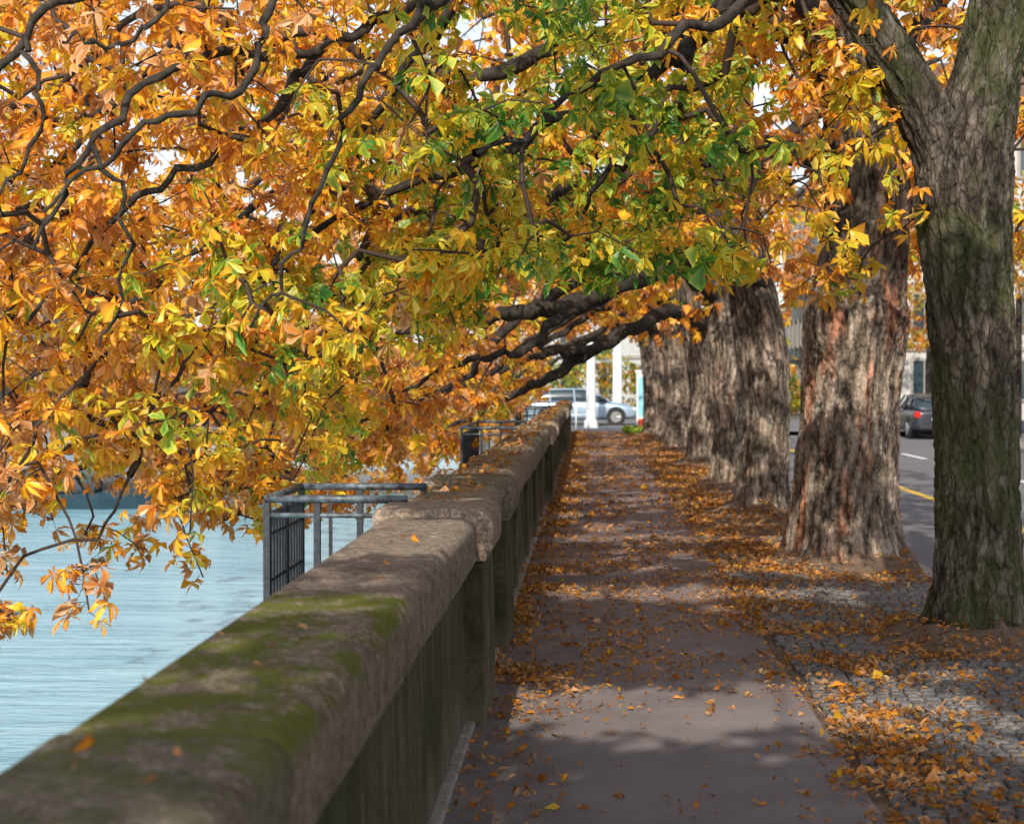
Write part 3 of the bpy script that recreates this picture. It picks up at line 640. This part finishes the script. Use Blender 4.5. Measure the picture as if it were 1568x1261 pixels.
# ------------------------------------------------------------------ cars
def car(name,loc,rot,paint):
    e=empty(name,loc); e.rotation_euler=(0,0,rot)
    def ln(o):
        o.parent=e; o.matrix_parent_inverse=Matrix.Identity(4); return o
    def loft(nm,sts,mat,closed_pts):
        V=[];F=[];k=len(closed_pts(sts[0]))
        for s in sts: V+=closed_pts(s)
        for j in range(len(sts)-1):
            for i in range(k): i2=(i+1)%k; F.append([j*k+i,j*k+i2,(j+1)*k+i2,(j+1)*k+i])
        F.append(list(range(k))[::-1]); F.append([(len(sts)-1)*k+i for i in range(k)])
        o=py_mesh(nm,V,F,mat,None,smooth=True); md=o.modifiers.new('s','SUBSURF'); md.levels=1; md.render_levels=2; ln(o); return o
    def ring(s):
        x,hw,zb,zt=s; zm=(zb+zt)/2
        return [(x,-hw*.93,zb),(x,-hw,zb+.12),(x,-hw,zm+.1),(x,-hw*.95,zt-.05),(x,-hw*.82,zt),(x,0,zt+.03),(x,hw*.82,zt),(x,hw*.95,zt-.05),(x,hw,zm+.1),(x,hw,zb+.12),(x,hw*.93,zb),(x,0,zb-.02)]
    loft('body',[(-2.3,.72,.38,.85),(-2.26,.82,.3,.95),(-1.9,.9,.24,1.0),(-1.0,.91,.22,1.0),(0,.91,.22,.98),(.9,.91,.22,.96),(1.3,.9,.22,.93),(1.9,.87,.25,.84),(2.22,.78,.3,.72),(2.32,.62,.36,.62)],paint,ring)
    def gr(s):
        x,hb,ht,zt=s
        return [(x,-hb,.93),(x,-(hb+ht)/2,(.93+zt)/2),(x,-ht,zt-.03),(x,-ht*.8,zt),(x,0,zt+.01),(x,ht*.8,zt),(x,ht,zt-.03),(x,(hb+ht)/2,(.93+zt)/2),(x,hb,.93)]
    loft('greenhouse',[(-2.15,.75,.7,1.0),(-1.95,.8,.68,1.25),(-1.6,.82,.66,1.42),(-.6,.84,.66,1.47),(.2,.84,.66,1.44),(.75,.83,.66,1.22),(1.25,.8,.74,.96)],M_glass,gr)
    def roof(s):
        x,ht,zt=s; return [(x,-ht,zt-.05),(x,-ht*.85,zt+.0),(x,0,zt+.03),(x,ht*.85,zt+.0),(x,ht,zt-.05),(x,0,zt-.02)]
    loft('roof',[(-2.0,.7,1.28),(-1.65,.72,1.44),(-.6,.72,1.50),(.2,.71,1.47),(.35,.68,1.42)],paint,roof)
    mb=MB()
    for sy in(-1,1):
        for x0,z0,x1,z1 in((1.2,.95,.25,1.44),(-.25,.95,-.3,1.46),(-1.25,.95,-1.3,1.44),(-2.1,.98,-1.85,1.35)):
            mb.tube((x0,sy*.835,z0),(x1,sy*.69,z1),.035,n=6)
    ln(mb.obj('pillars',paint))
    mb=MB()
    for wx in(-1.4,1.42):
        for sy in(-1,1):
            mb.tube((wx,sy*.70,.34),(wx,sy*.915,.34),.34,n=28,m=0); mb.tube((wx,sy*.90,.34),(wx,sy*.925,.34),.22,n=20,m=1)
            for q in range(5):
                a=q*2*math.pi/5; mb.tube((wx,sy*.93,.34),(wx+.2*math.cos(a),sy*.93,.34+.2*math.sin(a)),.025,n=5,m=1)
            mb.tube((wx,sy*.85,.36),(wx,sy*.912,.36),.40,n=28,m=2)
    ln(mb.obj('wheels',[M_tire,M_rim,M_black]))
    mb=MB()
    for sy in(-1,1):
        mb.box(-2.30,-2.12,sy*.74-.1,sy*.74+.1,.72,.92,0); mb.box(2.08,2.24,sy*.66-.12,sy*.66+.12,.60,.72,1)
        mb.box(.75,.95,sy*.95-.09,sy*.95+.07,.96,1.08,2)
    mb.box(-2.34,-2.26,-.28,.28,.60,.72,1); mb.box(-2.33,-2.2,-.7,.7,.33,.45,2); mb.box(2.24,2.34,-.5,.5,.38,.52,2)
    ln(mb.obj('lights_and_trim',[M_red,M_lamp,M_black],bevel=.02))
car('silver_car',(-.35,69,.0),0,M_silver)
car('dark_car',(11.55,58,-.13),R(90),M_dark)

# ------------------------------------------------------------------ street furniture
def lamp_post(loc,h=7.5,r=.15):
    e=empty('lamp_post',loc); mb=MB(); x,y,z=loc
    mb.tube((x,y,z),(x,y,z+.3),r*1.5,r*1.3,16); mb.tube((x,y,z+.3),(x,y,z+h),r,r*.7,16)
    mb.tube((x,y,z+h-.1),(x-1.6,y,z+h+.25),.06,.05,8); mb.box(x-2.3,x-1.5,y-.14,y+.14,z+h+.18,z+h+.32)
    mb.obj('post',M_white,e,smooth=False)
lamp_post((.05,64.5,0),r=.19); lamp_post((1.32,80,0),8,.24)
mb=MB(); mb.box(1.75,2.25,62.6,62.8,.0,2.1,0); mb.box(1.80,2.20,62.57,62.598,.5,1.95,1); mb.box(1.7,2.3,62.55,62.85,2.1,2.2,0); mb.box(1.8,2.2,62.57,62.599,.1,.4,2)
mb.obj('information_totem',[M_white,simple('totem_cyan',(.25,.6,.7),.4),simple('totem_red',(.6,.08,.05),.4)],bevel=.01)
e=empty('pedestrian_barrier',(-.6,61.5,0)); mb=MB()
mb.tube((-1.0,61.5,1.0),(-.05,61.5,1.0),.03); mb.tube((-1.0,61.5,.55),(-.05,61.5,.55),.025)
for x in(-1.0,-.5,-.05): mb.tube((x,61.5,0),(x,61.5,1.0),.03)
mb.obj('rails',M_white,e,smooth=True)
e=empty('road_bridge',(-30,69,0)); mb=MB()
mb.box(-60,-1.0,61,78,-.9,.0)
for x in(-15,-30,-45): mb.box(x-1.2,x+1.2,62,77,-4.4,-.9)
mb.obj('deck',simple('bridge_concrete',(.20,.19,.18),.85,var=.3,scale=1),e,bevel=.03)
mb=MB()
for y in(61.2,77.8):
    for zz in(1.0,.55,.15): mb.tube((-60,y,zz),(-1.1,y,zz),.03,n=6)
    x=-60
    while x<-1: mb.box(x-.03,x+.03,y-.03,y+.03,0,1.0); x+=1.5
mb.obj('railing',M_iron,e)
e=empty('moored_boat',(-17,56,-2.5)); V=[];F=[]
st=[(-2.2,.7,.0,.55),(-1,.95,-.2,.5),(.6,.95,-.2,.55),(1.8,.55,-.1,.7),(2.5,.05,.25,.85)]
for x,hw,zb,zt in st: V+=[(-17+x,56-hw,-2.5+zt),(-17+x,56-hw*.7,-2.5+zb),(-17+x,56+hw*.7,-2.5+zb),(-17+x,56+hw,-2.5+zt)]
for j in range(4):
    for i in range(4): i2=(i+1)%4; F.append([j*4+i,j*4+i2,(j+1)*4+i2,(j+1)*4+i])
F+= [[0,1,2,3],[16,17,18,19]]
py_mesh('hull',V,F,simple('boat_blue',(.02,.05,.07),.4),e)
mb=MB(); mb.box(-18.3,-16.6,55.5,56.5,-2.0,-1.45); mb.obj('cabin',simple('boat_canvas',(.03,.05,.07),.7),e,bevel=.15)

# ------------------------------------------------------------------ buildings
def building(name,x0,x1,y0,y1,h,col,floors,roofc=(.12,.07,.05)):
    e=empty(name,((x0+x1)/2,(y0+y1)/2,0)); mb=MB(); z0=-.3
    mb.box(x0,x1,y0,y1,z0,h); mb.obj('walls',simple(name+'_render',col,.85,var=.1,scale=2),e)
    mb=MB(); mb.box(x0-.3,x1+.3,y0-.3,y1+.3,h+.002,h+.35); mb.box(x0-.12,x1+.12,y0-.12,y1+.12,3.3,3.5)
    mb.obj('cornice',M_kerb,e)
    b=[(x0,y0,h+.36),(x1,y0,h+.36),(x1,y1,h+.36),(x0,y1,h+.36),(x0+2.5,y0+2.5,h+3),(x1-2.5,y0+2.5,h+3),(x1-2.5,y1-2.5,h+3),(x0+2.5,y1-2.5,h+3)]
    py_mesh('roof',b,[[0,1,5,4],[1,2,6,5],[2,3,7,6],[3,0,4,7],[4,5,6,7]],simple(name+'_roof',roofc,.8),e)
    mw=MB(); fh=(h-3.6)/(floors-1)
    def win(cx,cz,w,hh,axis,pos,s):
        def bx(u0,u1,z0_,z1_,d,m):
            a,b=sorted((pos,pos+s*d))
            if axis=='x': mw.box(a,b,u0,u1,z0_,z1_,m)
            else: mw.box(u0,u1,a,b,z0_,z1_,m)
        bx(cx-w/2,cx+w/2,cz,cz+hh,.03,0)
        bx(cx-w/2-.12,cx-w/2,cz,cz+hh,.08,1); bx(cx+w/2,cx+w/2+.12,cz,cz+hh,.08,1)
        bx(cx-w/2-.15,cx+w/2+.15,cz+hh,cz+hh+.15,.08,1); bx(cx-w/2-.15,cx+w/2+.15,cz-.12,cz,.12,1); bx(cx-.03,cx+.03,cz,cz+hh,.06,1)
    for fl in range(floors):
        cz=.9 if fl==0 else 3.6+(fl-1)*fh+.7; hh=1.9 if fl==0 else min(1.8,fh-1)
        y=y0+1.6
        while y<y1-1.2: win(y,cz,1.1,hh,'x',x0,-1); win(y,cz,1.1,hh,'x',x1,1); y+=2.6
        x=x0+1.6
        while x<x1-1.2: win(x,cz,1.1,hh,'y',y0,-1); x+=2.6
    mw.obj('windows',[M_glass,M_kerb],e)
building('townhouse',15,27,24,58,14,(.42,.40,.36),4)
building('townhouse',15,27,84,130,15,(.46,.45,.44),4)
building('apartment_building',-3,12,112,124,13,(.40,.41,.42),4)
building('apartment_building',-90,-62,165,190,15,(.45,.42,.38),4)
building('apartment_building',-120,-66,200,260,18,(.45,.43,.4),5)
building('apartment_building',-55,-20,330,350,16,(.45,.44,.42),5)
n=14000; cx=rng.uniform(-62,-56,n)*1.0; cyy=rng.uniform(80,330,n)
bl=np.array([noise.noise(Vector((0,q*.11,0))) for q in cyy])
P=np.stack([cx,cyy,1.5+rng.random(n)*(4.5+3*bl)],-1)
n2=3500; q=rng.uniform(-14,14,n2); b2=np.array([noise.noise(Vector((a*.45,3,0))) for a in q])
P2=np.stack([q,rng.uniform(92,97,n2),.2+rng.random(n2)*(3.2+4.5*b2)],-1)
n3=5000; P3=np.stack([rng.uniform(12,15.5,n3),rng.uniform(30,85,n3),3.2+rng.random(n3)*5],-1)
P3=P3[vnoise(P3,.35,2)>-.05]; n3=len(P3)
V,F,C=leaf_arrays(np.concatenate([P,P2,P3]),np.concatenate([rng.uniform(.5,.9,n),rng.uniform(.25,.5,n2),rng.uniform(.25,.4,n3)]),np.concatenate([np.clip(rng.normal(.6,.15,n),0,1),np.clip(rng.normal(.3,.25,n2),0,.95),np.clip(rng.normal(.6,.15,n3),0,.95)]),1,k=3)
np_mesh('distant_trees',V,F,M_leaf,col=C*.6)
mb=MB()
for y in range(33,84,7): mb.tube((13.6,y,0),(13.7,y+.2,4.5),.16,.10,8)
mb.obj('distant_tree_trunks',M_limb)
n=3000; P=np.stack([rng.uniform(1.2,3.0,n),rng.uniform(57,59.7,n),rng.random(n)*.12],-1)
V,F,C=leaf_arrays(P,rng.uniform(.08,.2,n),np.clip(rng.normal(.12,.08,n),0,1),1,k=1,pitch=rng.uniform(-1.6,-.8,n))
np_mesh('grass',V,F,M_leaf,col=C)

# ------------------------------------------------------------------ light, sky, camera
w=bpy.data.worlds.new('World'); scene.world=w; w.use_nodes=True; nt=w.node_tree
bg=nt.nodes['Background']; sky=nt.nodes.new('ShaderNodeTexSky'); sky.sky_type='NISHITA'; sky.sun_disc=False
sky.sun_elevation=math.asin(SUN[2]); sky.sun_rotation=math.atan2(SUN[0],SUN[1]); sky.dust_density=2.0; sky.altitude=300
hs=nt.nodes.new('ShaderNodeHueSaturation'); hs.inputs['Saturation'].default_value=.45; hs.inputs['Value'].default_value=1.3
nt.links.new(sky.outputs[0],hs.inputs['Color']); nt.links.new(hs.outputs[0],bg.inputs[0]); bg.inputs[1].default_value=.15
L=bpy.data.lights.new('sun','SUN'); L.energy=5.0; L.angle=R(.7); L.color=(1,.92,.78)
so=bpy.data.objects.new('sun',L); so.rotation_euler=Vector(SUN).to_track_quat('Z','Y').to_euler(); scene.collection.objects.link(so)
cam=bpy.data.cameras.new('camera'); cam.sensor_width=36; cam.lens=58.8; cam.clip_end=5000; cam.clip_start=.1
cam.dof.use_dof=True; cam.dof.focus_distance=11.0; cam.dof.aperture_fstop=3.5
co=bpy.data.objects.new('camera',cam); co.location=(0,0,1.8); co.rotation_euler=(R(90-1.06),0,R(2.66)); scene.collection.objects.link(co)
scene.camera=co
scene.view_settings.view_transform='Standard'; scene.view_settings.look='None'; scene.view_settings.exposure=0
